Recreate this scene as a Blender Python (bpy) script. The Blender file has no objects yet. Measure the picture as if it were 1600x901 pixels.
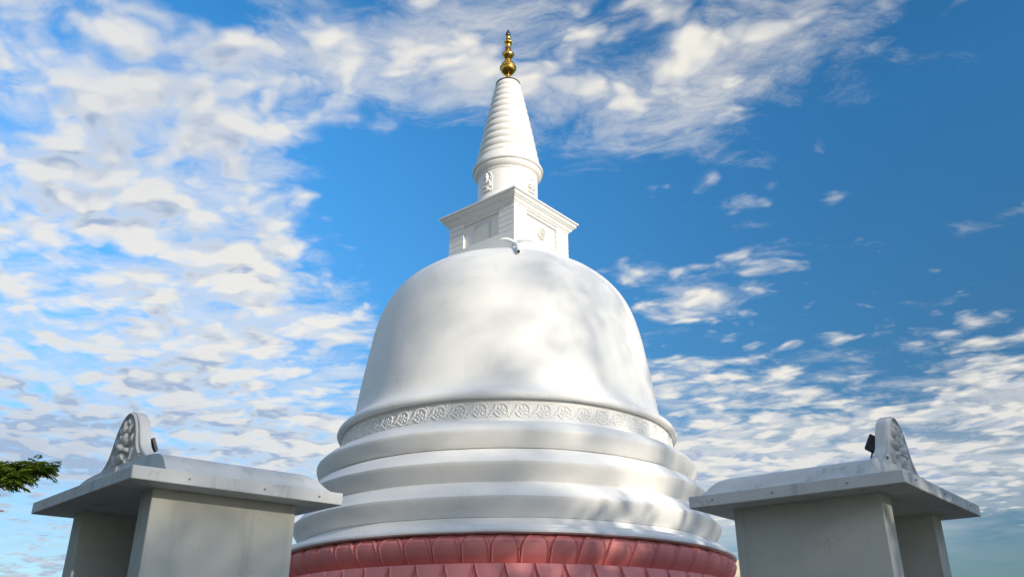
import bpy, bmesh, math, random
import numpy as np
from mathutils import Vector, Matrix
R = math.radians
S = bpy.context.scene
COL = S.collection
EYE = 1.6                                  # height of the camera above the courtyard

# ------------------------------------------------------------------ camera
cam_d = bpy.data.cameras.new("camera"); cam = bpy.data.objects.new("camera", cam_d); COL.objects.link(cam)
cam.location = (0, 0, EYE); cam.rotation_euler = (R(90 + 24.5), 0, 0)
cam_d.sensor_width = 36; cam_d.lens = 36 * 1350 / 1600; cam_d.clip_end = 5000
S.camera = cam

# ------------------------------------------------------------------ light, sky and exposure
SUN_AZ, SUN_EL = 136.0, 17.0               # compass style: degrees clockwise from +Y
SKY_STRENGTH, SUN_STRENGTH, EXPOSURE = 0.15, 3.7, 0.30
sun_dir = Vector((math.sin(R(SUN_AZ)) * math.cos(R(SUN_EL)), math.cos(R(SUN_AZ)) * math.cos(R(SUN_EL)), math.sin(R(SUN_EL))))
sd = bpy.data.lights.new("sun", 'SUN'); sun = bpy.data.objects.new("sun", sd); COL.objects.link(sun)
sd.energy = SUN_STRENGTH; sd.angle = R(0.8); sd.color = (1.0, 0.90, 0.74)
sun.rotation_euler = (-sun_dir).to_track_quat('-Z', 'Y').to_euler()
S.view_settings.view_transform = 'Standard'; S.view_settings.look = 'None'
S.view_settings.exposure = EXPOSURE; S.view_settings.gamma = 1; S.view_settings.use_curve_mapping = False
S.cycles.max_bounces = 6; S.cycles.diffuse_bounces = 4; S.cycles.glossy_bounces = 3

world = bpy.data.worlds.new("World"); S.world = world; world.use_nodes = True
nt = world.node_tree; nt.nodes.clear()


class N:
    """a socket one can calculate with"""
    def __init__(s, sock, tree=None): s.k = sock
    @staticmethod
    def m(op, *a):
        n = G.nodes.new('ShaderNodeMath'); n.operation = op
        for i, v in enumerate(a):
            if isinstance(v, N): G.links.new(v.k, n.inputs[i])
            else: n.inputs[i].default_value = v
        return N(n.outputs[0])
    def __add__(s, o): return N.m('ADD', s, o)
    __radd__ = __add__
    def __sub__(s, o): return N.m('SUBTRACT', s, o)
    def __rsub__(s, o): return N.m('SUBTRACT', o, s)
    def __mul__(s, o): return N.m('MULTIPLY', s, o)
    __rmul__ = __mul__
    def __truediv__(s, o): return N.m('DIVIDE', s, o)


def smooth(v, a, b, lo=0.0, hi=1.0, kind='SMOOTHSTEP'):
    n = G.nodes.new('ShaderNodeMapRange'); n.interpolation_type = kind
    G.links.new(v.k, n.inputs['Value'])
    for nm, q in (('From Min', a), ('From Max', b), ('To Min', lo), ('To Max', hi)): n.inputs[nm].default_value = q
    return N(n.outputs['Result'])


def vec(x, y, z=0.0):
    n = G.nodes.new('ShaderNodeCombineXYZ')
    for i, v in enumerate((x, y, z)):
        if isinstance(v, N): G.links.new(v.k, n.inputs[i])
        else: n.inputs[i].default_value = v
    return N(n.outputs[0])


def noise(v, scale, detail=4, rough=.5, dist=0.0, out='Fac'):
    n = G.nodes.new('ShaderNodeTexNoise')
    if v is not None: G.links.new(v.k, n.inputs['Vector'])
    n.inputs['Scale'].default_value = scale; n.inputs['Detail'].default_value = detail
    n.inputs['Roughness'].default_value = rough; n.inputs['Distortion'].default_value = dist
    return N(n.outputs[out])


def mixc(f, a, b, kind='MIX'):
    n = G.nodes.new('ShaderNodeMix'); n.data_type = 'RGBA'; n.blend_type = kind
    if isinstance(f, N): G.links.new(f.k, n.inputs[0])
    else: n.inputs[0].default_value = f
    for i, v in ((6, a), (7, b)):
        if isinstance(v, N): G.links.new(v.k, n.inputs[i])
        else: n.inputs[i].default_value = (*v, 1)
    return N(n.outputs[2])


world.cycles.sampling_method = 'MANUAL'; world.cycles.sample_map_resolution = 256

# ---- sky: Nishita blue with one altocumulus deck, laid out on a flat layer high above the ground
G = nt
tc = nt.nodes.new('ShaderNodeTexCoord'); sep = nt.nodes.new('ShaderNodeSeparateXYZ')
nt.links.new(tc.outputs['Generated'], sep.inputs[0])
dx, dy, dz = (N(sep.outputs[i]) for i in range(3))
up = N.m('MAXIMUM', dz, 0.0)
den = up + 0.07
px, py = dx / den, dy / den
AZ = N.m('ARCTAN2', dx, dy) * (180 / math.pi)
EL = N.m('ARCSINE', dz) * (180 / math.pi)
# where the deck is thick and where it breaks up: azimuth, elevation, two widths, tilt, amount
BANKS = [(-15.5,36.5,6,3.4,5,.50), (16,35.5,8,3.5,-8,.22), (-27,5.0,13,2.2,0,.75), (13,36.5,9,4,0,.30), (20,11,14,2.6,0,.45), (-20,9.5,16,3.5,0,.6), (-26,29,9,9,0,.25), (-30.0,31.2,11.3,7.2,8,0.85), (-30.8,17.2,9.7,5.5,10,0.55), (-16.5,24.9,4.8,4.4,7,0.50), (-14.3,17.6,10.4,5.2,4,0.55), (-22.3,12.3,15.2,2.5,5,0.45), (-3.8,41.5,6.9,2.2,20,0.80), (-23.2,39.8,2.8,1.1,15,-0.70), (-8.7,30.1,5.4,4.6,4,-1.00), (-5.1,24.9,2.1,2.1,2,-0.60), (-13.5,33.9,2.8,1.6,7,-0.20), (-3.6,37.0,2.9,0.9,17,0.40), (8.3,37.8,6.1,2.5,3,0.30), (18.2,39.2,6.5,2.3,2,0.24), (28.6,30.4,9.0,4.1,-16,-0.60), (7.8,30.6,5.0,2.9,-4,-0.30), (17.5,28.9,1.6,0.5,1,0.62), (23.7,28.2,1.0,0.5,3,0.55), (32.7,25.2,3.0,0.6,3,0.72), (9.8,25.3,2.1,0.6,6,0.50), (17.0,25.0,2.4,0.8,7,0.62), (12.5,23.0,2.4,1.0,7,0.75), (17.8,27.6,3.1,0.3,-1,0.40), (22.2,19.9,1.0,0.4,-8,0.50), (25.0,23.2,1.4,0.3,-6,0.40), (18.0,16.9,10.7,1.6,-6,0.55), (11.9,19.1,2.8,1.1,-4,0.40), (18.5,12.4,15.7,2.3,-4,0.90), (31.2,16.1,2.8,2.2,0,0.55), (28.5,6.4,3.8,1.4,-3,-0.70), (-28.1,7.8,4.8,1.9,4,-0.35), (-29.4,23.6,3.7,0.9,13,-0.35)]
cov = None
for a, e, sa, se, t, amp in BANKS:
    ca, sn = math.cos(R(t)), math.sin(R(t)); k = math.cos(R(e))
    u = (AZ - a) * k; v = EL - e
    q1 = (u * (ca / sa)) + (v * (sn / sa)); q2 = (v * (ca / se)) - (u * (sn / se))
    g = N.m('EXPONENT', (q1 * q1 + q2 * q2) * -0.6) * amp
    cov = g if cov is None else cov + g
behind = smooth(dy, 0.35, -0.2, 0, 0.75)
cov = cov + behind
cov = N.m('MINIMUM', cov, 1.15)
P = vec(px, py)
lay = vec(px * 0.9 + py * 0.12, py)
def dens(v):
    o = G.nodes.new('ShaderNodeTexVoronoi'); o.feature = 'SMOOTH_F1'; o.voronoi_dimensions = '3D'
    G.links.new(v.k, o.inputs['Vector']); o.inputs['Scale'].default_value = 11.0; o.inputs['Detail'].default_value = 2.0
    o.inputs['Roughness'].default_value = .5; o.inputs['Smoothness'].default_value = .45
    puff = 0.62 - N(o.outputs['Distance']) * 0.75
    return noise(v, 2.2, 3, .5, .1) * .35 + noise(v, 7.0, 10, .58, .1) * .42 + puff * .36
def scaled(v, k):
    n = G.nodes.new('ShaderNodeVectorMath'); n.operation = 'SCALE'; G.links.new(v.k, n.inputs[0]); n.inputs['Scale'].default_value = k
    return N(n.outputs[0])
lay_w = G.nodes.new('ShaderNodeVectorMath'); lay_w.operation = 'MULTIPLY_ADD'
G.links.new(noise(lay, 4.0, 4, .55, 0, 'Color').k, lay_w.inputs[0]); lay_w.inputs[1].default_value = (.16, .16, 0)
G.links.new(lay.k, lay_w.inputs[2]); lay = N(lay_w.outputs[0])
d0 = dens(lay)
def soft(v):
    o = G.nodes.new('ShaderNodeTexVoronoi'); o.feature = 'SMOOTH_F1'; G.links.new(v.k, o.inputs['Vector'])
    o.inputs['Scale'].default_value = 11.0; o.inputs['Smoothness'].default_value = .6; o.inputs['Detail'].default_value = 1.0
    return noise(v, 5.0, 4, .5, .1) * .62 - N(o.outputs['Distance']) * .30
f0 = soft(lay); f1 = soft(scaled(lay, 0.962))
def bank(a, e, sa, se, amp):
    u = (AZ - a) * (math.cos(R(e)) / sa); v = (EL - e) * (1 / se)
    return N.m('EXPONENT', (u * u + v * v) * -0.6) * amp
def mul_(v):
    n = G.nodes.new('ShaderNodeVectorMath'); n.operation = 'MULTIPLY'; G.links.new(v.k, n.inputs[0]); n.inputs[1].default_value = (1.0, 1.5, 1.0)
    return N(n.outputs[0])
body = (d0 - 0.47) * 1.95 + cov * 0.50 + 0.115
veil = smooth(noise(mul_(lay), 4.2, 10, .68, .25) * 1.5 + cov * 0.42 + bank(13, 36, 11, 5, .20), 0.86, 1.36, 0, .62)
alpha = N.m('MAXIMUM', smooth(body, 0.05, 0.55), veil)
low_bank = bank(17, 10.5, 15, 2.3, .70) + bank(-24, 8.0, 12, 3.0, .50)
alpha = N.m('MAXIMUM', alpha, low_bank * smooth(noise(lay, 1.6, 7, .6, .2), .30, .56))
thick = smooth(body, 0.30, 0.66)
rel = smooth((f0 - f1) + (d0 - 0.47) * 0.14, -0.10, 0.07, 0, 1)
shade = N.m('MULTIPLY', N.m('ADD', thick * 0.60, 0.15), 1.0 - rel * 0.95)
shade = N.m('MINIMUM', N.m('MAXIMUM', shade + thick * 0.08, 0.0), 1.0)
grey = bank(-31, 8, 13, 7, .75) + bank(-32, 33, 12, 8, .22) + bank(28, 9, 14, 5, .30)
ccol = mixc(N.m('MINIMUM', shade * 1.1 + grey, 1.0), (1.0, 0.94, 0.82), (0.38, 0.47, 0.63))
sky = nt.nodes.new('ShaderNodeTexSky'); sky.sky_type = 'NISHITA'; sky.sun_disc = False
sky.sun_elevation = R(SUN_EL); sky.sun_rotation = R(SUN_AZ)
sky.air_density = 1.0; sky.dust_density = 0.4; sky.ozone_density = 3.0
hs = nt.nodes.new('ShaderNodeHueSaturation'); nt.links.new(sky.outputs[0], hs.inputs['Color'])
hs.inputs['Hue'].default_value = .497; hs.inputs['Saturation'].default_value = 1.28; hs.inputs['Value'].default_value = 2.15
gain = nt.nodes.new('ShaderNodeVectorMath'); gain.operation = 'SCALE'
nt.links.new(ccol.k, gain.inputs[0]); gain.inputs['Scale'].default_value = 5.5
air = nt.nodes.new('ShaderNodeVectorMath'); air.operation = 'SCALE'; nt.links.new(hs.outputs[0], air.inputs[0])
sdot = dx * sun_dir.x + dy * sun_dir.y + dz * sun_dir.z              # the band 90 degrees from the sun is deepest
nt.links.new((smooth(EL, 0.0, 34.0, 0.22, 1.0, 'LINEAR') * (sdot * sdot * 0.76 + 0.46)).k, air.inputs['Scale'])
mix = mixc(N.m('MULTIPLY', alpha, 0.93), N(air.outputs[0]), N(gain.outputs[0]))
bg = nt.nodes.new('ShaderNodeBackground'); wo = nt.nodes.new('ShaderNodeOutputWorld')
nt.links.new(mix.k, bg.inputs['Color']); bg.inputs['Strength'].default_value = SKY_STRENGTH
nt.links.new(bg.outputs[0], wo.inputs[0])

# ------------------------------------------------------------------ materials
def material(name, base, rough=.5, spec=.5, metal=0.0, coat=0.0):
    m = bpy.data.materials.new(name); m.use_nodes = True
    b = m.node_tree.nodes['Principled BSDF']
    b.inputs['Base Color'].default_value = (*base, 1); b.inputs['Roughness'].default_value = rough
    b.inputs['Specular IOR Level'].default_value = spec; b.inputs['Metallic'].default_value = metal
    b.inputs['Coat Weight'].default_value = coat; b.inputs['Coat Roughness'].default_value = .25
    return m, b


def begin(m):
    global G
    G = m.node_tree
    t = G.nodes.new('ShaderNodeTexCoord')
    return N(t.outputs['Object'])


def mul(v, x, y, z):
    n = G.nodes.new('ShaderNodeVectorMath'); n.operation = 'MULTIPLY'; G.links.new(v.k, n.inputs[0]); n.inputs[1].default_value = (x, y, z)
    return N(n.outputs[0])


def bump(b, h, strength, dist):
    n = G.nodes.new('ShaderNodeBump'); G.links.new(h.k, n.inputs['Height'])
    n.inputs['Strength'].default_value = strength; n.inputs['Distance'].default_value = dist
    G.links.new(n.outputs[0], b.inputs['Normal'])


def specks(v, scale, size):
    o = G.nodes.new('ShaderNodeTexVoronoi'); G.links.new(v.k, o.inputs['Vector']); o.inputs['Scale'].default_value = scale
    c = G.nodes.new('ShaderNodeSeparateColor'); G.links.new(o.outputs['Color'], c.inputs[0])
    near = smooth(N(o.outputs['Distance']), size, size * .5)
    pick = smooth(N(c.outputs[0]), .86, .88)
    return near * pick


def paint(name, base, stain, rough=.36, coat=.25, dirt=.35, speck=True, mould=0.0, streak=.25):
    """brushed plaster under gloss paint: soft tone changes, rain streaks, a few chips"""
    m, b = material(name, base, rough, .5, 0, coat)
    v = begin(m)
    tone = smooth(noise(v, .9, 6, .6), .35, .72)
    run = smooth(noise(mul(v, 7, 7, .7), 1.0, 5, .6), .52, .78)
    c = mixc(tone * dirt, base, stain)
    c = mixc(run * streak, c, tuple(q * .82 for q in stain))
    if mould:
        mo = smooth(noise(v, 3.2, 9, .72), .54, .70) * smooth(noise(v, 38, 4, .6), .42, .62)
        c = mixc(mo * mould, c, (.10, .11, .12))
    if speck:
        c = mixc(specks(v, 2.6, .035) * .9, c, (.05, .05, .05))
    G.links.new(c.k, b.inputs['Base Color'])
    G.links.new(smooth(noise(v, 2.5, 5, .6), .3, .7, rough - .06, rough + .12).k, b.inputs['Roughness'])
    bump(b, noise(v, 1.3, 3, .5) * 1.0 + noise(v, 26, 4, .6) * .07 + noise(v, 7, 4, .6) * .12 + noise(mul(v, 1, 1, 6), 3, 3, .5) * .10, .42, .03)
    return m


M = {}
M['stupa'] = paint('white_gloss_paint', (.80, .79, .77), (.70, .69, .67), rough=.62, coat=.0, dirt=.4, streak=.25)
M['stupa_top'] = paint('white_paint_tower', (.82, .80, .77), (.72, .70, .67), rough=.5, coat=.0, dirt=.3, speck=False, streak=.15)
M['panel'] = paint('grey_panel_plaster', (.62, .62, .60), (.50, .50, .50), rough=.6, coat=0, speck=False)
M['pink'] = paint('pink_lotus_paint', (.76, .265, .25), (.62, .20, .205), rough=.68, coat=.0, dirt=.6, speck=False, streak=.2)
M['gate'] = paint('weathered_white_wall', (.55, .56, .52), (.42, .43, .40), rough=.62, coat=0, dirt=.7, speck=True, streak=.55, mould=.25)
M['slab'] = paint('weathered_slab_paint', (.66, .67, .66), (.44, .46, .47), rough=.6, coat=0, dirt=.6, speck=True, mould=.55, streak=.85)
M['ornament'] = paint('ornament_plaster', (.66, .66, .64), (.46, .47, .49), rough=.6, coat=0, dirt=.5, speck=False, streak=.4)
M['cream'] = paint('cream_render', (.66, .60, .46), (.55, .50, .40), rough=.75, coat=0, speck=False)
m, b = material('brass', (.80, .46, .10), .24, .5, 1.0); v = begin(m)
G.links.new(mixc(smooth(noise(v, 9, 4, .6), .4, .7), (.86, .50, .10), (.50, .24, .06)).k, b.inputs['Base Color'])
G.links.new(smooth(noise(v, 14, 4, .6), .3, .7, .14, .34).k, b.inputs['Roughness']); M['brass'] = m
m, b = material('dark_bronze', (.10, .06, .035), .35, .5, 1.0); v = begin(m)
G.links.new(mixc(noise(v, 12, 4, .6), (.16, .08, .03), (.05, .035, .03)).k, b.inputs['Base Color']); M['bronze'] = m
m, b = material('bud_glass', (.03, .035, .06), .12, .6, 0.0); v = begin(m)
G.links.new(mixc(noise(v, 12, 3, .6), (.02, .03, .06), (.05, .05, .07)).k, b.inputs['Base Color']); M['bud'] = m
m, b = material('black_metal', (.02, .02, .024), .45); v = begin(m)
G.links.new(mixc(noise(v, 20, 3, .6), (.015, .015, .02), (.04, .04, .045)).k, b.inputs['Base Color']); M['black'] = m
m, b = material('lamp_glass', (.25, .27, .28), .08); v = begin(m)
G.links.new(mixc(noise(v, 20, 3, .6), (.20, .22, .24), (.3, .3, .3)).k, b.inputs['Base Color']); M['glass'] = m
m, b = material('steel_bolt', (.55, .55, .55), .4, .5, 1.0); v = begin(m)
G.links.new(mixc(noise(v, 60, 2, .6), (.5, .5, .5), (.25, .2, .16)).k, b.inputs['Base Color']); M['bolt'] = m
m, b = material('bark', (.13, .10, .075), .9); v = begin(m)
h = noise(mul(v, 6, 6, 1.2), 2, 6, .6)
G.links.new(mixc(h, (.07, .055, .04), (.20, .16, .12)).k, b.inputs['Base Color']); bump(b, h, .8, .03); M['bark'] = m


def leafmat(name, c1, c2):
    m, b = material(name, c1, .55, .35)
    v = begin(m)
    oi = noise(v, 3.0, 4, .7)
    c = mixc(smooth(oi, .38, .62), c1, c2)
    G.links.new(c.k, b.inputs['Base Color'])
    tr = G.nodes.new('ShaderNodeBsdfTranslucent'); mx = G.nodes.new('ShaderNodeMixShader'); mx.inputs[0].default_value = .3
    G.links.new(c.k, tr.inputs[0]); out = G.nodes['Material Output']
    G.links.new(b.outputs[0], mx.inputs[1]); G.links.new(tr.outputs[0], mx.inputs[2]); G.links.new(mx.outputs[0], out.inputs[0])
    return m


M['leaf'] = leafmat('feathery_leaf', (.09, .17, .022), (.22, .30, .035))
M['leaf_dark'] = leafmat('shade_tree_leaf', (.04, .075, .02), (.08, .11, .03))
m, b = material('sand', (.22, .19, .15), .95, .2); v = begin(m)
c = mixc(smooth(noise(v, .35, 7, .6), .35, .65), (.15, .13, .10), (.10, .09, .07))
c = mixc(smooth(noise(v, 30, 5, .7), .5, .75) * .5, c, (.16, .14, .11))
G.links.new(c.k, b.inputs['Base Color']); bump(b, noise(v, 18, 6, .7), .6, .02); M['sand'] = m
m, b = material('grass_ground', (.07, .10, .035), .95, .2); v = begin(m)
c = mixc(smooth(noise(v, .12, 8, .6), .4, .62), (.05, .085, .025), (.13, .13, .06))
G.links.new(c.k, b.inputs['Base Color']); bump(b, noise(v, 9, 7, .7), .8, .05); M['grass'] = m
m, b = material('paving', (.30, .29, .27), .85, .3); v = begin(m)
br = G.nodes.new('ShaderNodeTexBrick'); G.links.new(v.k, br.inputs['Vector']); br.inputs['Scale'].default_value = 1.6
br.inputs['Color1'].default_value = (.22, .21, .19, 1); br.inputs['Color2'].default_value = (.17, .165, .15, 1); br.inputs['Mortar'].default_value = (.12, .11, .10, 1)
br.inputs['Mortar Size'].default_value = .015
G.links.new(mixc(noise(v, 5, 6, .6) * .5, N(br.outputs['Color']), (.20, .19, .17)).k, b.inputs['Base Color']); M['paving'] = m

# ------------------------------------------------------------------ builders
def link(name, verts, faces, mat, parent=None, smooth_deg=35, loc=(0, 0, 0)):
    me = bpy.data.meshes.new(name); me.from_pydata([tuple(map(float, q)) for q in verts], [], faces); me.validate(); me.update()
    o = bpy.data.objects.new(name, me); COL.objects.link(o); me.materials.append(mat)
    if smooth_deg is not None:
        me.shade_smooth(); me.set_sharp_from_angle(angle=R(smooth_deg))
    o.location = loc
    if parent: o.parent = parent
    return o


def thing(name, label, cat, loc=(0, 0, 0), rz=0.0, group=None):
    o = bpy.data.objects.new(name, None); COL.objects.link(o); o.empty_display_size = .3
    o.location = loc; o.rotation_euler = (0, 0, rz); tag(o, label, cat, group)
    return o


def tag(o, label=None, cat=None, group=None, kind=None):
    if label: o['label'] = label
    if cat: o['category'] = cat
    if group: o['group'] = group
    if kind: o['kind'] = kind
    return o


class Mesh:
    def __init__(s): s.v = []; s.f = []
    def add(s, v, f):
        n = len(s.v); s.v += [tuple(q) for q in v]; s.f += [tuple(i + n for i in q) for q in f]
    def box(s, x0, x1, y0, y1, z0, z1):
        s.add([(x0, y0, z0), (x1, y0, z0), (x1, y1, z0), (x0, y1, z0), (x0, y0, z1), (x1, y0, z1), (x1, y1, z1), (x0, y1, z1)],
              [(0, 3, 2, 1), (4, 5, 6, 7), (0, 1, 5, 4), (1, 2, 6, 5), (2, 3, 7, 6), (3, 0, 4, 7)])
    def prism(s, pts, z0, z1):                  # pts counter-clockwise in plan
        n = len(pts)
        s.add([(x, y, z0) for x, y in pts] + [(x, y, z1) for x, y in pts],
              [tuple(reversed(range(n))), tuple(range(n, 2 * n))] + [(i, (i + 1) % n, n + (i + 1) % n, n + i) for i in range(n)])
    def tube(s, pts, rad, seg=8, cap=True):
        pts = [Vector(q) for q in pts]; rings = []
        rad = rad if isinstance(rad, (list, tuple)) else [rad] * len(pts)
        a = None; v = []
        for i, q in enumerate(pts):
            t = (pts[min(i + 1, len(pts) - 1)] - pts[max(i - 1, 0)]).normalized()
            if a is None: a = t.orthogonal().normalized()
            a = (a - t * a.dot(t)).normalized(); b = t.cross(a)
            v += [q + (a * math.cos(2 * math.pi * k / seg) + b * math.sin(2 * math.pi * k / seg)) * rad[i] for k in range(seg)]
        f = [(i * seg + k, i * seg + (k + 1) % seg, (i + 1) * seg + (k + 1) % seg, (i + 1) * seg + k) for i in range(len(pts) - 1) for k in range(seg)]
        if cap: f += [tuple(reversed(range(seg))), tuple((len(pts) - 1) * seg + k for k in range(seg))]
        s.add(v, f)
    def blob(s, c, r, ax=None, seg=10, ring=6):
        c = Vector(c); v = []; f = []
        Mx = Matrix(ax).transposed() if ax is not None else Matrix.Identity(3)
        for i in range(ring + 1):
            th = math.pi * i / ring
            for k in range(seg):
                ph = 2 * math.pi * k / seg
                v.append(c + Mx @ Vector((r[0] * math.sin(th) * math.cos(ph), r[1] * math.sin(th) * math.sin(ph), r[2] * math.cos(th))))
        for i in range(ring):
            for k in range(seg):
                f.append((i * seg + k, (i + 1) * seg + k, (i + 1) * seg + (k + 1) % seg, i * seg + (k + 1) % seg))
        s.add(v, f)
    def build(s, name, mat, parent=None, smooth_deg=35, bevel=0.0):
        o = link(name, s.v, s.f, mat, parent, smooth_deg)
        if bevel:
            bv = o.modifiers.new('edge', 'BEVEL'); bv.width = bevel; bv.segments = 2; bv.limit_method = 'ANGLE'; bv.angle_limit = R(40)
        return o


def catmull(pts, n):
    """rounded profile through the points"""
    out = []
    p = [pts[0]] + list(pts) + [pts[-1]]
    for i in range(1, len(p) - 2):
        for k in range(n):
            t = k / n
            out.append(tuple(.5 * (2 * p[i][j] + (p[i + 1][j] - p[i - 1][j]) * t + (2 * p[i - 1][j] - 5 * p[i][j] + 4 * p[i + 1][j] - p[i + 2][j]) * t * t
                               + (3 * p[i][j] - p[i - 1][j] - 3 * p[i + 1][j] + p[i + 2][j]) * t ** 3) for j in (0, 1)))
    out.append(tuple(pts[-1]))
    return out


def lathe(name, prof, mat, parent, seg=192, cap=False, smooth_deg=35):
    v = []; f = []
    for r, z in prof:
        for k in range(seg):
            a = 2 * math.pi * k / seg
            q = r + (0 if r < .9 else .0030 * (math.sin(5 * a + z * 1.7) + math.sin(11 * a - z * 3.1 + 1) * .7 + math.sin(23 * a + z * 5.3) * .4))
            v.append((q * math.cos(a), q * math.sin(a), z + (0 if r < .9 else .0022 * math.sin(9 * a + r * 4) + .0015 * math.sin(21 * a + r * 9))))
    for i in range(len(prof) - 1):
        for k in range(seg):
            f.append((i * seg + k, i * seg + (k + 1) % seg, (i + 1) * seg + (k + 1) % seg, (i + 1) * seg + k))
    if prof[0][1] > prof[-1][1]: f = [tuple(reversed(q)) for q in f]
    if cap:
        f.append(tuple((len(prof) - 1) * seg + k for k in range(seg))); f.append(tuple(reversed(range(seg))))
    return link(name, v, f, mat, parent, smooth_deg)


# ------------------------------------------------------------------ ground
def sheet(name, pts, z, mat):
    o = link(name, [(x, y, z) for x, y in pts], [tuple(range(len(pts)))], mat, None, None); tag(o, kind='structure'); return o


sheet('ground', [(-2500, -2500), (2500, -2500), (2500, 2500), (-2500, 2500)], 0.0, M['grass'])
sheet('courtyard', [(-15, -9), (15, -9), (15, 34), (-15, 34)], 0.006, M['sand'])
sheet('path', [(-1.3, -9), (1.3, -9), (1.3, 10.5), (-1.3, 10.5)], 0.012, M['paving'])

# ------------------------------------------------------------------ the stupa
AX, AY = -0.091, 16.0
H = EYE
stupa = thing('stupa', 'white bell-shaped stupa with ringed spire, gold finial and pink lotus base', 'stupa', (AX, AY, 0))


def Z(p): return [(r, z + H) for r, z in p]


lathe('plinth', Z([(4.75, -H), (4.75, -.9), (4.6, -.82), (4.45, -.8), (4.45, .3), (4.52, .36), (4.52, .5), (4.3, .56), (4.1, .62), (3.95, .66), (3.93, 1.055), (3.6, 1.06)]), M['stupa'], stupa)

def petal_row(name, z0, z1, face, count, flip, mat, phase=0.0, p1=3.2, p2=.5):
    """a ring of carved petals: broad petals with a rolled lip, narrow ones in the gaps between them"""
    nu, nv = 40, 34
    st = lambda a, b, x: (lambda q: q * q * (3 - 2 * q))(min(1.0, max(0.0, (x - a) / (b - a))))
    v = []; f = []; W = count * nu
    for j in range(nv + 1):
        t = j / nv; tt = 1 - t if flip else t
        w = .475 * (1 - max(0.0, tt) ** p1) ** p2 + .012
        for i in range(W):
            u = ((i / nu + phase) % 1.0) - .5
            r = face(t)
            au = abs(u)
            lip = max(0.0, (tt - .74) / .26)
            e = max(0.0, 1 - au / w)
            broad = .040 + .014 * math.cos(min(1, au / w) * math.pi / 2) - .12 * lip ** 1.2 * e ** .3 + .016 * e * st(.70, .78, tt) * (1 - st(.80, .86, tt)) + .020 * st(w - .055, w - .03, au) * (1 - st(.93, .97, tt))
            g = .5 - au; wg = max(.5 - w, 1e-3)
            gap = .018 * math.cos(min(1, g / wg) * math.pi / 2) - .10 * max(0.0, (tt - .82) / .18) ** 1.2
            k_ = 1 - st(w - .012, w + .012, au)
            r += broad * k_ + gap * (1 - k_)
            a = 2 * math.pi * i / W
            v.append((r * math.cos(a), r * math.sin(a), z0 + (z1 - z0) * t + H))
    for j in range(nv):
        for i in range(W):
            f.append((j * W + i, j * W + (i + 1) % W, (j + 1) * W + (i + 1) % W, (j + 1) * W + i))
    n0 = len(v)                                           # close it inwards, above and below
    for j, z in ((0, z0), (nv, z1)):
        for i in range(W):
            a = 2 * math.pi * i / W; v.append((3.4 * math.cos(a), 3.4 * math.sin(a), z + H))
    for i in range(W):
        k = (i + 1) % W
        f.append((i, n0 + i, n0 + k, k)); f.append((nv * W + i, nv * W + k, n0 + W + k, n0 + W + i))
    return link(name, v, f, mat, stupa, 60)


petal_row('lotus_petals', 1.475, 1.858, lambda t: 3.715 + .185 * math.sin(min(1, t * 1.35) * math.pi / 2) - .05 * max(0, t - .75), 60, False, M['pink'], .5)
petal_row('lotus_petals', 1.06, 1.462, lambda t: 3.97 - .10 * t, 60, True, M['pink'], .03, 1.5, .8)


def moulding(pts_shoulder, edge, pts_under, foot):
    lathe('ring_moulding', Z(catmull(pts_shoulder + [edge], 4) + catmull([edge] + pts_under, 5)[1:] + foot), M['stupa'], stupa, seg=256, smooth_deg=24)


moulding([(3.40, 2.20), (3.50, 2.16), (3.575, 2.128)], (3.60, 2.118), [(3.66, 2.045), (3.78, 1.995), (3.88, 1.985)], [(3.90, 1.950), (3.95, 1.925), (3.972, 1.895), (3.974, 1.868), (3.955, 1.860), (3.3, 1.860)])
moulding([(3.42, 2.66), (3.53, 2.625), (3.63, 2.545), (3.71, 2.455)], (3.778, 2.392), [(3.768, 2.345), (3.725, 2.26), (3.66, 2.175), (3.605, 2.125)], [(3.3, 2.120)])
moulding([(3.2, 3.20), (3.34, 3.165), (3.46, 3.085), (3.56, 2.985)], (3.640, 2.912), [(3.628, 2.865), (3.585, 2.78), (3.53, 2.695), (3.485, 2.642)], [(3.2, 2.637)])
moulding([(3.0, 3.66), (3.10, 3.655), (3.22, 3.62), (3.35, 3.54)], (3.448, 3.442), [(3.450, 3.40), (3.425, 3.32), (3.38, 3.235), (3.33, 3.184)], [(3.0, 3.177)])
# the carved band between the rings and the dome
FR, FZ0, FZ1 = 3.035, 3.655, 4.04
band = lathe('frieze_band', Z([(3.075, FZ0 - .01), (3.06, 3.70), (FR, 3.73), (FR, FZ1)]), M['stupa'], stupa)


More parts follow.
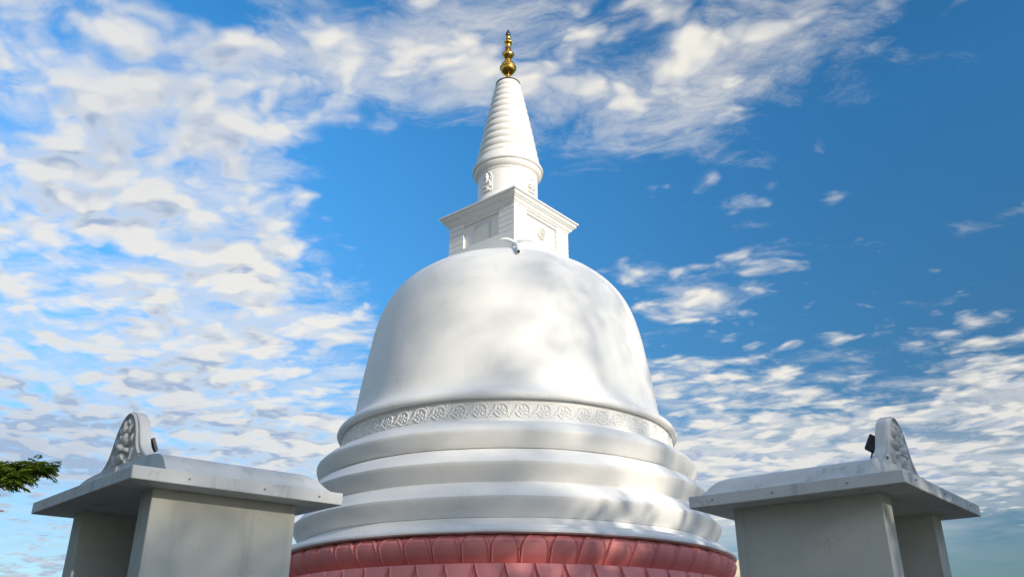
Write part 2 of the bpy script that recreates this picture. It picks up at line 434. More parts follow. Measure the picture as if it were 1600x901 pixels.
def scroll_unit():
    """height of the vine-scroll carving over one repeat, on a grid; u across, w up, both in metres"""
    L = 2 * math.pi * FR / 57; nu, nw = 44, 34; h0, h1 = 3.685 + H, 3.985 + H
    U = (np.arange(nu) / nu - .5) * L; Wv = np.linspace(-.135, .135, nw)
    u, w = np.meshgrid(U, Wv)
    hgt = np.zeros_like(u)
    def dab(cx, cy, rx, ry, h, ang=0.0):
        for k in (-L, 0, L):
            x = u - cx - k; y = w - cy; c, s = math.cos(ang), math.sin(ang)
            q = ((x * c + y * s) / rx) ** 2 + ((-x * s + y * c) / ry) ** 2
            np.maximum(hgt, h * np.sqrt(np.clip(1 - q, 0, 1)), out=hgt)
    def vine(pts, wd, h):
        for a, b in zip(pts[:-1], pts[1:]):
            for k in (-L, 0, L):
                ax_, ay_ = a[0] + k, a[1]; bx, by = b[0] - a[0], b[1] - a[1]
                t = np.clip(((u - ax_) * bx + (w - ay_) * by) / (bx * bx + by * by + 1e-9), 0, 1)
                q = ((u - ax_ - t * bx) ** 2 + (w - ay_ - t * by) ** 2) / wd ** 2
                np.maximum(hgt, h * np.sqrt(np.clip(1 - q, 0, 1)), out=hgt)
    cx, cy = .01, -.012
    vine([(cx + .102 * math.cos(a), cy + .108 * math.sin(a)) for a in np.linspace(R(-150), R(175), 26)], .013, .026)
    vine([(-L * .5, -.055), (-L * .38, -.02), (-L * .28, .03), (-.075, .085), (-.02, .112), (.05, .108), (.10, .075), (.125, .03)], .015, .030)
    vine([(-.10, -.045), (-.06, -.09), (-.01, -.118)], .016, .028)
    for k in range(6):
        a = R(60 * k + 10); dab(cx + .052 * math.cos(a), cy + .052 * math.sin(a), .030, .024, .030, a)
    dab(cx, cy, .022, .022, .034)
    for k in range(9):
        a = R(40 * k); dab(cx + .082 * math.cos(a), cy + .084 * math.sin(a), .012, .010, .020)
    x0 = L * .5
    vine([(x0 - .045 + .022 * math.cos(a), .095 + .024 * math.sin(a)) for a in np.linspace(0, R(300), 12)], .010, .024)
    dab(x0 - .045, .095, .010, .010, .022); dab(x0 - .012, .055, .018, .010, .022, R(40)); dab(x0 - .075, .062, .014, .009, .02, R(-40))
    vine([(x0 - .03 + .026 * math.cos(a), -.088 + .026 * math.sin(a)) for a in np.linspace(R(90), R(380), 12)], .010, .024)
    dab(x0 + .02, -.10, .014, .010, .02); dab(x0 - .03, -.03, .02, .010, .022, R(25)); dab(x0 + .015, -.005, .010, .016, .02)
    dab(.085, -.115, .014, .010, .02); dab(-.13, -.105, .012, .010, .02)
    return hgt, Wv


hg, Wv = scroll_unit()
nw, nu = hg.shape; v = []; f = []; W = 57 * nu
for j in range(nw):
    for i in range(W):
        a = 2 * math.pi * i / W; r = FR - .0015 + .8 * hg[j, i % nu]
        v.append((r * math.cos(a), r * math.sin(a), 3.845 + H + Wv[j]))
for j in range(nw - 1):
    for i in range(W):
        f.append((j * W + i, j * W + (i + 1) % W, (j + 1) * W + (i + 1) % W, (j + 1) * W + i))
link('scroll_relief', v, f, M['stupa'], band, None).data.shade_smooth()

dome = [(3.00, 4.035), (3.06, 4.030), (3.115, 4.022), (3.138, 4.045), (3.142, 4.085), (3.120, 4.135), (3.060, 4.185), (2.985, 4.240), (2.925, 4.31), (2.880, 4.40),
        (2.850, 4.52), (2.832, 4.66), (2.805, 4.886), (2.755, 5.215), (2.704, 5.521), (2.656, 5.813), (2.602, 6.098), (2.527, 6.374), (2.418, 6.638), (2.269, 6.88),
        (2.079, 7.089), (1.858, 7.26), (1.618, 7.394), (1.376, 7.499), (1.141, 7.591), (.8, 7.70), (.4, 7.78), (.01, 7.80)]
lathe('dome', Z(catmull(dome, 5)), M['stupa'], stupa, seg=256, smooth_deg=60)

# square tower on the dome
YAW = R(-45 + 4.6)
hb = .880
mb = Mesh()
TB, TP, TC = 7.35, 8.01, 8.60            # foot, top of the plain plinth, underside of the cornice
mb.box(-hb + .06, hb - .06, -hb + .06, hb - .06, TB + H, TC + .02 + H)       # core, seen inside the recessed panels
mb.box(-hb, hb, -hb, hb, TB + .005 + H, TP + H)                              # plain foot
pw = .40; nco = 5; hcz = (TC - TP) / nco
for sx in (-1, 1):
    for sy in (-1, 1):
        for k in range(nco):                                                # corner piers in shallow courses
            z0, z1 = TP + k * hcz + H, TP + (k + 1) * hcz + H
            for (o, za, zb) in ((0.0, z0 + .012, z1), (.016, z0 + .001, z0 + .0125)):
                x = sorted((sx * (hb - o - .001), sx * (hb - pw + o))); y = sorted((sy * (hb - o - .001), sy * (hb - pw + o)))
                mb.box(x[0], x[1], y[0], y[1], za, zb)
for k in range(4):                                                          # strip over each panel
    c, s = ((0, -1), (1, 0), (0, 1), (-1, 0))[k]
    if c == 0: mb.box(-hb + pw, hb - pw, min(s * (hb - .012), s * (hb - .08)), max(s * (hb - .012), s * (hb - .08)), TC - .055 + H, TC + H)
    else: mb.box(min(c * (hb - .012), c * (hb - .08)), max(c * (hb - .012), c * (hb - .08)), -hb + pw, hb - pw, TC - .055 + H, TC + H)
tower = mb.build('square_tower', M['stupa_top'], stupa, 30)
tower.rotation_euler = (0, 0, YAW); tower.location = (.03, 0, 0)


def square_mould(name, prof, mat, parent):
    v = []; f = []
    for h, z in prof: v += [(-h, -h, z + H), (h, -h, z + H), (h, h, z + H), (-h, h, z + H)]
    for i in range(len(prof) - 1):
        for k in range(4): f.append((i * 4 + k, i * 4 + (k + 1) % 4, (i + 1) * 4 + (k + 1) % 4, (i + 1) * 4 + k))
    f.append((3, 2, 1, 0)); n = len(prof) * 4; f.append((n - 4, n - 3, n - 2, n - 1))
    return link(name, v, f, mat, parent, 30)


square_mould('cornice', [(.86, TC - .002), (.895, TC), (.895, TC + .022), (.905, TC + .026), (.93, TC + .045), (.945, TC + .075), (.948, TC + .098), (.972, TC + .100), (.972, TC + .118),
                         (.985, TC + .122), (1.00, TC + .135), (1.012, TC + .155), (1.012, TC + .195), (1.035, TC + .199), (1.048, TC + .206), (1.048, TC + .235), (1.03, TC + .242), (.60, TC + .262)], M['stupa_top'], tower)

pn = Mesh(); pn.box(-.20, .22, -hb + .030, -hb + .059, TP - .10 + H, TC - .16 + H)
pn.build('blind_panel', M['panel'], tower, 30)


def relief_patch(name, hfun, place, nu, nw, us, ws, mat, parent):
    """carving as a fine height field; place(u, w, h) puts it on its wall"""
    U = np.linspace(-us, us, nu); Wv = np.linspace(-ws, ws, nw); u, w = np.meshgrid(U, Wv)
    hg = hfun(u, w)
    v = [place(u[j, i], w[j, i], hg[j, i] - .004) for j in range(nw) for i in range(nu)]
    f = [(j * nu + i, j * nu + i + 1, (j + 1) * nu + i + 1, (j + 1) * nu + i) for j in range(nw - 1) for i in range(nu - 1)
         if max(hg[j, i], hg[j, i + 1], hg[j + 1, i], hg[j + 1, i + 1]) > 0]
    o = link(name, v, f, mat, parent, None); o.data.shade_smooth(); return o


def ell(u, w, cx, cy, rx, ry, h, ang=0.0):
    x, y = u - cx, w - cy; c, s = math.cos(ang), math.sin(ang)
    return h * np.sqrt(np.clip(1 - ((x * c + y * s) / rx) ** 2 - ((-x * s + y * c) / ry) ** 2, 0, 1))


def seg_(u, w, a, b, wd, h):
    bx, by = b[0] - a[0], b[1] - a[1]
    t = np.clip(((u - a[0]) * bx + (w - a[1]) * by) / (bx * bx + by * by + 1e-9), 0, 1)
    return h * np.sqrt(np.clip(1 - ((u - a[0] - t * bx) ** 2 + (w - a[1] - t * by) ** 2) / wd ** 2, 0, 1))


def medallion(u, w):
    r = np.hypot(u, w); hg = np.zeros_like(u)
    hg = np.maximum(hg, .035 * np.sqrt(np.clip(1 - ((r - .112) / .012) ** 2, 0, 1)))
    hg = np.maximum(hg, np.where(r < .115, .008, 0))
    for k in range(12):
        a = R(30 * k); hg = np.maximum(hg, ell(u, w, .086 * math.cos(a), .086 * math.sin(a), .018, .014, .032, a))
    for k in range(6):
        a = R(60 * k + 20); hg = np.maximum(hg, ell(u, w, .045 * math.cos(a), .045 * math.sin(a), .028, .016, .045, a))
    return np.maximum(hg, ell(u, w, 0, 0, .022, .022, .055))


relief_patch('medallion', medallion, lambda u, w, h: (hb - .059 + h * 2.0, u + .03, TP + .25 + H + w), 60, 60, .125, .125, M['stupa_top'], tower)

# drum with four seated guardian reliefs, ring moulding and the ringed spire
DR = .640
drum = lathe('drum', Z([(.80, 8.835), (.79, 8.90)] + catmull([(.785, 8.92), (.76, 9.02), (.715, 9.12), (.675, 9.20), (.668, 9.235)], 3) + [(.655, 9.245), (DR, 9.25), (DR, 9.80), (.60, 9.9)]), M['stupa_top'], stupa)


def deity(u, w):
    """a guardian sitting cross-legged under a pointed arch; half size .11 x .25"""
    hg = np.zeros_like(u)
    mx = lambda q: np.maximum(hg, q)
    for sx in (-1, 1):                                                          # the arched frame
        hg = mx(seg_(u, w, (sx * .115, -.22), (sx * .115, .10), .010, .022)); hg = mx(seg_(u, w, (sx * .115, .10), (sx * .07, .19), .012, .026)); hg = mx(seg_(u, w, (sx * .07, .19), (0, .235), .012, .026))
    hg = mx(ell(u, w, 0, .085, .058, .065, .020))                               # halo
    hg = mx(ell(u, w, 0, .150, .020, .055, .055)); hg = mx(ell(u, w, 0, .115, .038, .022, .050))     # crown
    hg = mx(ell(u, w, 0, .082, .029, .036, .070))                               # head
    hg = mx(ell(u, w, 0, .040, .018, .030, .045)); hg = mx(ell(u, w, 0, .000, .060, .038, .055))     # neck, shoulders
    hg = mx(ell(u, w, 0, -.045, .042, .070, .060))                              # trunk
    for sx in (-1, 1):
        hg = mx(seg_(u, w, (sx * .055, .0), (sx * .080, -.07), .018, .052)); hg = mx(seg_(u, w, (sx * .080, -.07), (sx * .02, -.05), .015, .060))
        hg = mx(seg_(u, w, (sx * .015, -.125), (sx * .085, -.118), .026, .062)); hg = mx(seg_(u, w, (sx * .085, -.120), (-sx * .01, -.160), .020, .066))
        hg = mx(seg_(u, w, (sx * .08, .06), (sx * .095, .13), .012, .026)); hg = mx(ell(u, w, sx * .088, .03, .016, .02, .03))
    hg = mx(ell(u, w, 0, -.205, .105, .030, .050))                              # lotus seat
    for k in range(5): hg = mx(ell(u, w, -.08 + .04 * k, -.225, .018, .022, .056))
    return hg


for k in range(4):
    a0 = YAW + k * math.pi / 2
    relief_patch('guardian_relief', deity, lambda u, w, h: ((DR + h * 1.1) * math.cos(a0 + u / DR), (DR + h * 1.1) * math.sin(a0 + u / DR), 9.52 + w + H), 56, 90, .13, .245, M['stupa_top'], drum)

lathe('ring_moulding', Z([(.62, 9.79), (.652, 9.795), (.656, 9.83), (.668, 9.838)] + catmull([(.668, 9.84), (.70, 9.87), (.725, 9.92), (.728, 9.965)], 4)
                         + [(.748, 9.972), (.762, 9.985), (.764, 10.03), (.752, 10.045), (.735, 10.05), (.732, 10.075)] + catmull([(.732, 10.08), (.715, 10.13), (.69, 10.19), (.668, 10.24)], 4) + [(.60, 10.26)]), M['stupa_top'], stupa)
sp = []
for k in range(12):                                                             # twelve rings, smaller and closer to the top
    q0, q1 = k / 12, (k + 1) / 12
    zz = lambda q: 10.20 + (12.372 - 10.20) * (q * 1.12 - .12 * q * q)
    rr = lambda q: .668 - (.668 - .262) * (q * 1.0)
    for j in range(8):
        t = j / 8
        z = zz(q0) + (zz(q1) - zz(q0)) * t
        sp.append((rr(q0 + (q1 - q0) * t) + .050 * (1 - .4 * q0) * (math.sin(math.pi * t) ** .7 - .5), z))
sp += [(.262, 12.372), (.20, 12.376)]
lathe('spire', Z(sp), M['stupa_top'], stupa, smooth_deg=50)

fin = lathe('finial', Z(catmull([(.045, 12.52), (.05, 12.60), (.046, 12.66), (.09, 12.69), (.15, 12.75), (.178, 12.82)], 4)[:-1] + [(.180, 12.828), (.192, 12.833), (.192, 12.862), (.180, 12.868)]
          + catmull([(.176, 12.875), (.155, 12.95), (.10, 13.02), (.055, 13.05), (.050, 13.075)], 4) + [(.062, 13.08), (.062, 13.095), (.048, 13.10)]
          + catmull([(.050, 13.105), (.085, 13.14), (.122, 13.20), (.132, 13.235)], 4) + [(.140, 13.24), (.140, 13.255)]
          + catmull([(.130, 13.26), (.095, 13.33), (.062, 13.39), (.052, 13.43)], 4) + [(.066, 13.435), (.066, 13.45), (.052, 13.455)]
          + catmull([(.050, 13.46), (.058, 13.52), (.088, 13.57), (.095, 13.60), (.075, 13.64), (.050, 13.68), (.045, 13.70)], 4)
          + catmull([(.045, 13.705), (.056, 13.74), (.054, 13.77), (.042, 13.79)], 3)), M['brass'], stupa, seg=64, cap=True, smooth_deg=30)
lathe('cap_disc', Z(catmull([(.05, 12.53), (.09, 12.50), (.17, 12.455), (.25, 12.405)], 4) + [(.280, 12.385), (.282, 12.37), (.20, 12.368)]), M['bronze'], fin, seg=96)
lathe('pinnacle', Z(catmull([(.040, 13.785), (.056, 13.81), (.058, 13.845), (.045, 13.90), (.022, 13.955), (.004, 13.99)], 4)), M['bud'], fin, seg=32)
cl = Mesh()
for k in range(8):
    a = R(45 * k); cl.blob((.088 * math.cos(a), .088 * math.sin(a), 13.60 + H), (.018, .018, .034), seg=8, ring=6)
cl.build('leaf_crown', M['brass'], fin, 60)

# the carved bird where the tower meets the dome
bd = Mesh(); ca = R(-90 + 4.6)
e1 = Vector((math.cos(ca), math.sin(ca), 0)); e2 = Vector((-math.sin(ca), math.cos(ca), 0)); ez = Vector((0, 0, 1))
sv = Vector((.03, 0, H))
def on(r, z): return sv + e1 * r + ez * z
o0 = on(1.62, 7.475)
bd.tube([on(1.26, 7.66), on(1.42, 7.585), on(1.62, 7.475), on(1.85, 7.335), on(2.05, 7.18), on(2.20, 7.04)], [.030, .048, .055, .046, .042, .038], 14)
bd.blob(on(2.21, 7.03), (.037, .037, .037))
bird = bd.build('bird_carving', M['stupa'], stupa, 60)
for sgn in (-1, 1):
    wv = []; nn = 14
    for i in range(nn + 1):
        t = i / nn
        c_ = o0 + e2 * sgn * (.03 + .31 * t) + e1 * (.02 + .05 * math.sin(t * 3)) + ez * (.02 + .05 * math.sin(t * 2.4) - .02 * t)
        ch = .115 * (1 - t) ** .5 * (1 + .25 * math.sin(t * 9)) + .012
        th = .040 * (1 - .5 * t)
        for q in range(8):
            a = 2 * math.pi * q / 8
            wv.append(c_ + (e1 * .85 - ez * .5).normalized() * ch * math.cos(a) + (ez * .85 + e1 * .5).normalized() * th * math.sin(a))
    wf = [(i * 8 + q, i * 8 + (q + 1) % 8, (i + 1) * 8 + (q + 1) % 8, (i + 1) * 8 + q) for i in range(nn) for q in range(8)] + [tuple(range(8)), tuple(nn * 8 + q for q in range(8))]
    link('wing', wv, wf, M['stupa'], bird, 60)
link_r = Mesh(); link_r.tube([on(2.235, 7.01), on(2.275, 6.975)], [.024, .020], 12)
link_r.build('pipe_end', M['bronze'], bird, 60)


# ------------------------------------------------------------------ the two gate shrines
def gate(name, label, corner, ea, eb, la, lb, lamp_side, seed, lamp):
    """corner: nearest corner of the roof slab; ea runs along the open end, eb along the closed side"""
    ea = Vector((*ea, 0)).normalized(); eb = Vector((*eb, 0)).normalized(); c0 = Vector((*corner, 0))
    root = thing(name, label, 'gate shrine', (*corner, 0), 0, 'twin gate shrines')
    flip = ea.cross(eb).z < 0
    def P(a, b, z): return ea * a + eb * b + Vector((0, 0, z))
    def hexa(mb, a0, a1, b0, b1, z0, z1):
        v = [P(a0, b0, z0), P(a1, b0, z0), P(a1, b1, z0), P(a0, b1, z0), P(a0, b0, z1), P(a1, b0, z1), P(a1, b1, z1), P(a0, b1, z1)]
        f = [(0, 3, 2, 1), (4, 5, 6, 7), (0, 1, 5, 4), (1, 2, 6, 5), (2, 3, 7, 6), (3, 0, 4, 7)]
        mb.add(v, [tuple(reversed(q)) for q in f] if flip else f)
    zt = 1.45 + H; th = .100
    oa, ob = .25, .27; wa = la - 2 * oa; wb = lb - 2 * ob; tw = .215
    w = Mesh()
    hexa(w, oa, oa + tw, ob, ob + wb, 0, zt - th + .01)                   # side walls and the closed end
    hexa(w, oa + wa - tw, oa + wa, ob, ob + wb, 0, zt - th + .01)
    hexa(w, oa + tw - .003, oa + wa - tw + .003, ob + wb - .16, ob + wb - .003, 0, zt - th + .008)
    w.build('wall', M['gate'], root, 30, bevel=.008)
    fl = Mesh(); hexa(fl, oa + tw - .004, oa + wa - tw + .004, ob + .03, ob + wb - .165, 0, .9); fl.build('altar_block', M['gate'], root, 30, bevel=.01)
    sl = Mesh(); hexa(sl, 0, la, 0, lb, zt - th, zt); sl.build('roof_slab', M['slab'], root, 30, bevel=.007)
    # rounded ridge on the slab
    prof = catmull([(.045, .0), (.07, .012), (.11, .05), (.155, .105), (.21, .145), (.30, .172), (.45, .188), (.70, .197), (la / 2 - .02, .20)], 3)
    v = []; f = []; b_out = .27
    for i, (ins, h) in enumerate(prof):
        be = min(ins * 1.0, .62)
        v += [P(ins, b_out, zt + h), P(la - ins, b_out, zt + h), P(la - ins, lb - be, zt + h), P(ins, lb - be, zt + h)]
    for i in range(len(prof) - 1):
        for k in range(4): f.append((i * 4 + k, i * 4 + (k + 1) % 4, (i + 1) * 4 + (k + 1) % 4, (i + 1) * 4 + k))
    n = len(prof) * 4; f.append((n - 4, n - 3, n - 2, n - 1))
    if flip: f = [tuple(reversed(q)) for q in f]
    rd = link('roof_ridge', v, f, M['slab'], root, 30)
    # the upright plaque over the open end: bell outline, carved flower on its outer face
    half = [(.0, .665), (.05, .655), (.115, .625), (.175, .575), (.225, .505), (.255, .44), (.28, .385), (.315, .325), (.37, .275), (.44, .23), (.50, .19), (.56, .12), (.60, .04), (.60, -.0)]
    half = catmull(half, 3)
    out = [(x, z) for x, z in half] + [(-x, z) for x, z in reversed(half[1:])]
    mid = la / 2; b0, b1 = .300, .392; n = len(out)
    v = [P(mid + x, b0, zt + z) for x, z in out] + [P(mid + x, b1, zt + z) for x, z in out]
    f = [tuple(range(n)), tuple(range(2 * n - 1, n - 1, -1))] + [(i, n + i, n + (i + 1) % n, (i + 1) % n) for i in range(n)]
    if not flip: f = [tuple(reversed(q)) for q in f]
    pl = link('ornament_plaque', v, f, M['ornament'], root, 35)
    bvm = pl.modifiers.new('edge', 'BEVEL'); bvm.width = .012; bvm.segments = 2; bvm.limit_method = 'ANGLE'; bvm.angle_limit = R(50)

    def flower(u, w_):
        hg = np.zeros_like(u); mx = lambda q: np.maximum(hg, q)
        edge = [(x * .86, z - .33 - .02) for x, z in half if z > .10]
        for a, b in zip(edge[:-1], edge[1:]):
            for sx in (-1, 1): hg = mx(seg_(u, w_, (sx * a[0], a[1]), (sx * b[0], b[1]), .013, .022))
        for k in range(8):
            a = R(45 * k + 22); hg = mx(ell(u, w_, .088 * math.cos(a), .02 + .088 * math.sin(a), .050, .023, .050, a))
        hg = mx(ell(u, w_, 0, .02, .036, .036, .075))
        for sx in (-1, 1):
            hg = mx(ell(u, w_, sx * .09, .17, .052, .019, .040, sx * R(60))); hg = mx(ell(u, w_, sx * .16, .08, .045, .017, .036, sx * R(75)))
            hg = mx(ell(u, w_, sx * .11, -.12, .055, .020, .040, -sx * R(50))); hg = mx(ell(u, w_, sx * .17, -.17, .050, .018, .034, -sx * R(20)))
            hg = mx(ell(u, w_, sx * .045, -.17, .048, .017, .040, sx * R(85))); hg = mx(ell(u, w_, sx * .05, .235, .040, .018, .035, -sx * R(50)))
            hg = mx(seg_(u, w_, (sx * .20, -.02), (sx * .17, -.10), .014, .03)); hg = mx(ell(u, w_, sx * .25, -.16, .03, .018, .03))
        hg = mx(ell(u, w_, 0, .19, .028, .070, .050)); hg = mx(ell(u, w_, 0, -.17, .02, .05, .05))
        return hg
    relief_patch('flower_relief', flower, lambda u, w_, h: P(mid + u, b0 - h, zt + .33 + w_), 120, 120, .34, .34, M['ornament'], pl)
    # little form-tie stubs left on the slab edge
    rnd = random.Random(seed)
    for q0, q1 in [(P(a, .01, zt - .04), P(a, -.014, zt - .045)) for a in (.25, .95, la - .30)] + [(P(.01, b, zt - .05), P(-.014, b, zt - .053)) for b in (.42, 1.02, lb - .22)]:
        st = Mesh(); st.tube([q0, q1], .006, 8); st.build('bolt', M['bolt'], root, 40)
    # floodlight behind the plaque
    fl_ = thing('floodlight', lamp_side, 'floodlight', tuple(c0 + P(mid + lamp[0], b1, zt + lamp[1])), 0, 'floodlights behind the carved plaques')
    hx = Mesh()
    def Q(a, b, z): return ea * a * lamp[2] + eb * b * lamp[3] + Vector((0, 0, z * lamp[2]))
    vv = [Q(-.075, .10, .075), Q(.075, .10, .075), Q(.075, .02, .20), Q(-.075, .02, .20), Q(-.075, .135, .097), Q(.075, .135, .097), Q(.075, .055, .222), Q(-.075, .055, .222)]
    ff = [(0, 3, 2, 1), (4, 5, 6, 7), (0, 1, 5, 4), (1, 2, 6, 5), (2, 3, 7, 6), (3, 0, 4, 7)]
    hx.add(vv, ff if flip else [tuple(reversed(q)) for q in ff])
    hx.build('housing', M['black'], fl_, 30, bevel=.006)
    gl = Mesh(); vv = [Q(-.062, .131, .107), Q(.062, .131, .107), Q(.062, .063, .213), Q(-.062, .063, .213)]
    gl.add(vv + [q + Vector((0, 0, .004)) + eb * .004 for q in vv], ff); gl.build('glass_front', M['glass'], fl_, 30)
    br_ = Mesh(); br_.tube([Q(0, -.01, .0), Q(0, .08, -.02), Q(0, .115, .02), Q(0, .085, .09)], .008, 8)
    br_.build('bracket', M['black'], fl_, 50)
    return root


gate('gate_shrine', 'left of two gate shrines, grey-white with flat slab roof, beside the leafy branch', (-2.764, 6.269), (-1.475, 1.480), (1.344, 1.069), 2.09, 1.717,
     'black floodlight behind the carved plaque of the left gate shrine', 3, (-.19, .23, .85, .60))
gate('gate_shrine', 'right of two gate shrines, grey-white with flat slab roof, pale outbuilding behind it', (2.912, 6.415), (1.288, 1.465), (-1.397, 1.079), 1.95, 1.766,
     'black floodlight behind the carved plaque of the right gate shrine', 8, (-.14, .27, 1.0, .85))

# ------------------------------------------------------------------ pale outbuilding far behind on the right
ob_ = thing('outbuilding', 'cream flat-roofed building far behind the stupa, seen past the pink lotus base', 'building', (9.6, 33.0, 0), R(-8))
w = Mesh(); w.box(-2.6, 3.2, 0, 4, 0, 5.1); w.build('wall', M['cream'], ob_, 30)
w = Mesh(); w.box(-2.75, 3.35, -.16, 4.16, 5.1, 5.24); w.box(-2.62, 3.22, -.02, 4.02, 5.235, 5.72); w.build('parapet', M['cream'], ob_, 30, bevel=.02)
for x in (-1.6, .3, 2.0):
    fr = Mesh(); fr.box(x - .5, x + .5, -.06, .02, 1.4, 1.46); fr.box(x - .5, x + .5, -.05, .02, 2.70, 2.76); fr.box(x - .5, x - .44, -.05, .02, 1.455, 2.705); fr.box(x + .44, x + .5, -.05, .02, 1.455, 2.705)
    wn = fr.build('window', M['gate'], ob_, 30)
    g_ = Mesh(); g_.box(x - .435, x + .435, -.02, .0015, 1.465, 2.695); g_.build('pane', M['glass'], wn, 30)


# ------------------------------------------------------------------ trees
def trunk(mb, base, top, r0, r1, rnd, n=7, wob=.25):
    base, top = Vector(base), Vector(top); pts = []
    for i in range(n + 1):
        t = i / n; q = base.lerp(top, t)
        if 0 < i < n: q += Vector((rnd.uniform(-wob, wob), rnd.uniform(-wob, wob), rnd.uniform(-wob, wob) * .4))
        pts.append(q)
    mb.tube(pts, [r0 + (r1 - r0) * (i / n) ** .7 for i in range(n + 1)], 10)
    return pts


def feather_tree(loc):
    """a flame tree: flat spreading crown of feathery double-pinnate leaves"""
    rnd = random.Random(11)
    root = thing('flame_tree', 'feathery green flame tree reaching a branch in at the left edge', 'tree', loc)
    tr = Mesh(); pts = trunk(tr, (0, 0, 0), (.2, .1, 3.4), .34, .22, rnd)
    tips = []
    hub = pts[-1]
    L = Vector(loc)
    spot = [Vector((-9.15, 16.9, 5.20)), Vector((-9.75, 17.0, 5.15)), Vector((-10.3, 17.1, 5.22)), Vector((-9.45, 16.6, 4.92)), Vector((-10.1, 16.7, 4.86)), Vector((-9.9, 17.6, 5.25)), Vector((-10.7, 16.8, 4.95)), Vector((-10.9, 17.3, 5.32))]
    spot = [q - L + Vector((-.22, 0, .20)) for q in spot]
    def seen(q):
        w_ = q + L; return math.degrees(math.atan2(w_.x, w_.y)) > -33
    limbs = [spot[0] + Vector((-1.7, .3, -.1))] + [Vector((5.2 * math.cos(a), 5.2 * math.sin(a), 5.4 + rnd.uniform(-.5, .6))) for a in [R(30 * k + 80) for k in range(8)]]
    for q in limbs:
        m_ = hub.lerp(q, .5) + Vector((0, 0, .6))
        tr.tube([hub, hub.lerp(m_, .5) + Vector((0, 0, .25)), m_, m_.lerp(q, .6) + Vector((0, 0, .1)), q], [.16, .11, .07, .04, .015], 8)
        for _ in range(9):
            if q is limbs[0]: break
            t = rnd.uniform(.35, 1.0); b_ = hub.lerp(m_, t * 2) if t < .5 else m_.lerp(q, (t - .5) * 2)
            e_ = b_ + Vector((rnd.uniform(-1.3, 1.3), rnd.uniform(-1.3, 1.3), rnd.uniform(-.1, .7)))
            if seen(e_): continue
            tr.tube([b_, b_.lerp(e_, .5) + Vector((0, 0, .08)), e_], [.03, .02, .008], 6); tips.append(e_)
    for q in spot:
        tr.tube([limbs[0], q.lerp(limbs[0], .4) + Vector((0, 0, .06)), q], [.022, .012, .005], 6); tips += [q, q + Vector((.12, 0, .1))] * 7
    tr.build('trunk', M['bark'], root, 50)
    lf = Mesh()
    def frond(o, d, ln):
        d = d.normalized(); side = d.cross(Vector((0, 0, 1))).normalized(); upv = side.cross(d).normalized()
        sag = rnd.uniform(.10, .55)
        np_ = 9
        for k in range(1, np_ + 1):
            t = k / np_; c = o + d * ln * t + Vector((0, 0, -sag * ln * t * t)) + upv * .0
            pl_ = ln * .40 * (math.sin(math.pi * (.15 + .8 * t)) + .1)
            for sg in (-1, 1):
                pd = (side * sg * .9 + d * .55 + Vector((0, 0, rnd.uniform(-.35, .05)))).normalized()
                wv = (pd.cross(Vector((0, 0, 1)))).normalized() * .021
                a_, m_, e_ = c, c + pd * pl_ * .5, c + pd * pl_ + Vector((0, 0, -.25 * pl_))
                lf.add([a_, m_ + wv, e_, m_ - wv], [(0, 1, 2, 3)])
    for q in tips:
        for _ in range(7):
            a = rnd.uniform(0, 2 * math.pi)
            frond(q + Vector((rnd.uniform(-.15, .15), rnd.uniform(-.15, .15), rnd.uniform(-.08, .08))), Vector((math.cos(a), math.sin(a), rnd.uniform(-.35, .5))), rnd.uniform(.20, .34))
    lf.build('crown', M['leaf'], root, None)


feather_tree((-14.0, 17.5, 0))

# tall shade trees behind the photographer: they break the low sun into patches on the dome
# point on the stupa left in the sun, radius of the opening in the foliage
GAPS = [((-1.58, 13.56, 6.10), 0.52), ((-1.14, 13.34, 6.07), 0.42), ((-2.05, 13.92, 6.10), 0.30), ((0.76, 13.49, 7.46), 0.34), ((1.09, 13.57, 7.14), 0.28), ((0.53, 13.36, 7.05), 0.22), ((-0.22, 13.38, 7.58), 0.35), ((-1.75, 13.80, 6.82), 0.30), ((1.72, 13.83, 6.25), 0.35), ((0.87, 13.26, 5.95), 0.30), ((2.02, 14.11, 6.23), 0.25), ((-2.20, 13.80, 5.39), 0.35), ((-1.63, 13.37, 5.41), 0.30), ((-1.75, 12.93, 4.93), 0.30), ((1.99, 13.77, 5.41), 0.60), ((2.58, 14.55, 5.46), 0.55), ((2.04, 13.05, 4.52), 0.70), ((2.49, 13.43, 4.50), 0.70), ((2.56, 13.42, 4.25), 0.60),  ((0.21, 13.21, 6.42), 0.20),]


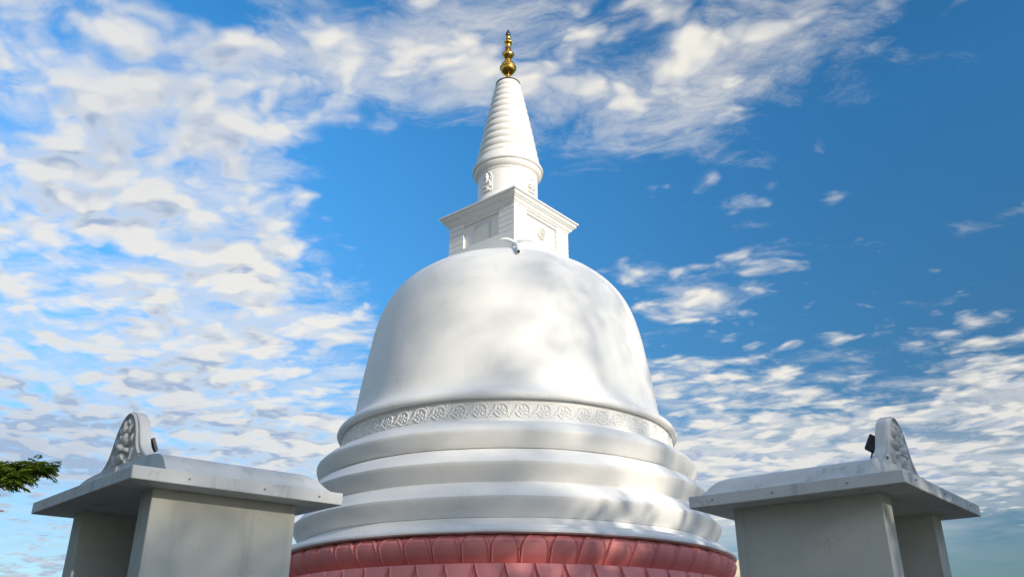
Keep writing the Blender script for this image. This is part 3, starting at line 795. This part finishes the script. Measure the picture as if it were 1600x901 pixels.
def shade_tree(label, loc, low, height, crown_r, seed, n_leaf, thin=0.0, trunk_r=.34):
    rnd = random.Random(seed); root = thing('shade_tree', label, 'tree', loc, 0, 'shade trees outside the gate')
    tr = Mesh(); pts = trunk(tr, (0, 0, 0), (rnd.uniform(-.5, .5), rnd.uniform(-.5, .5), low + (height - low) * .35), trunk_r, trunk_r * .55, rnd, 8, .18)
    hub = pts[-1]; clumps = []
    zc, zr = (low + height) / 2, (height - low) / 2
    for k in range(46):                                      # clumps spread through an egg-shaped crown
        zz_ = 1 - 2 * (k + .5) / 46; a = 2.399 * k; q = rnd.uniform(.45, 1.0)
        e = Vector((crown_r * q * math.sqrt(1 - zz_ * zz_) * math.cos(a), crown_r * q * math.sqrt(1 - zz_ * zz_) * math.sin(a), zc + zr * zz_ * .88))
        m_ = hub.lerp(e, .5) + Vector((rnd.uniform(-.4, .4), rnd.uniform(-.4, .4), .3))
        tr.tube([hub + Vector((0, 0, -rnd.uniform(0, 2))), m_, e], [trunk_r * .3, .08, .025], 7)
        clumps.append((e, rnd.uniform(.9, 1.7)))
    tr.build('trunk', M['bark'], root, 50)
    L = Vector(loc); lf = Mesh(); tgt = [(Vector(p) - L, r) for p, r in GAPS]
    for _ in range(n_leaf):
        e, r = rnd.choice(clumps)
        while True:
            d = Vector((rnd.uniform(-1, 1), rnd.uniform(-1, 1), rnd.uniform(-1, 1)))
            if d.length < 1: break
        c = e + Vector((d.x * r, d.y * r, d.z * r * .65))
        open_ = False
        for p, g in tgt:
            q = c - p; q = q - sun_dir * q.dot(sun_dir)
            if q.length < g * (.45 + .5 * rnd.random()): open_ = True; break
        if open_ or rnd.random() < thin * min(1.0, max(0.0, (c.z - 14.0) / 5.0)): continue
        n = Vector((rnd.gauss(0, 1), rnd.gauss(0, 1), rnd.gauss(0, 1) + .6)).normalized(); a = n.orthogonal().normalized(); b = n.cross(a)
        th = rnd.uniform(0, 6.28); a, b = a * math.cos(th) + b * math.sin(th), b * math.cos(th) - a * math.sin(th)
        s = rnd.uniform(.12, .20)
        lf.add([c - a * s, c - b * s * .45 + n * .02, c + a * s, c + b * s * .45 + n * .02], [(0, 1, 2, 3)])
    lf.build('crown', M['leaf_dark'], root, None)


TREES = True
PL = Vector((math.cos(R(SUN_AZ)), -math.sin(R(SUN_AZ)), 0)) * -1      # across the sun's direction
SH = Vector((sun_dir.x, sun_dir.y, 0)).normalized()
for k, (s__, q__, low, hh, cr, nl, lb_) in enumerate([
        (28.0, -1.5, 7.0, 19.0, 5.6, 7500, 'broad shade tree nearest the photographer, first of the row behind the gate'),
        (30.0, 5.5, 6.5, 21.5, 6.0, 7600, 'tall shade tree, second of the row behind the gate'),
        (29.0, 12.5, 6.5, 22.0, 6.0, 7600, 'tallest shade tree, third of the row behind the gate'),
        (31.0, 19.0, 7.0, 20.0, 5.6, 9000, 'shade tree at the far end of the row behind the gate')]):
    w_ = SH * s__ + PL * q__
    shade_tree(lb_, (w_.x, w_.y, 0), low, hh, cr, 20 + k, nl, .5)
for lb_, loc, low, hh, cr, nl, sd_ in [  # unseen trees, added to keep sky light off the gate shrines
        ('dense unseen tree added to block sky light, beyond the open end of the left gate shrine', (-10.2, 2.6, 0), 1.2, 10.5, 4.0, 15000, 41),
        ('dense unseen tree added to block sky light, behind the photographer on the left', (-6.5, -6.0, 0), 1.6, 10.5, 3.8, 13000, 42),
        ('dense unseen tree added to block sky light, beyond the open end of the right gate shrine', (11.2, 3.4, 0), 1.5, 7.5, 3.2, 10000, 43)]:
    shade_tree(lb_, loc, low, hh, cr, sd_, nl)
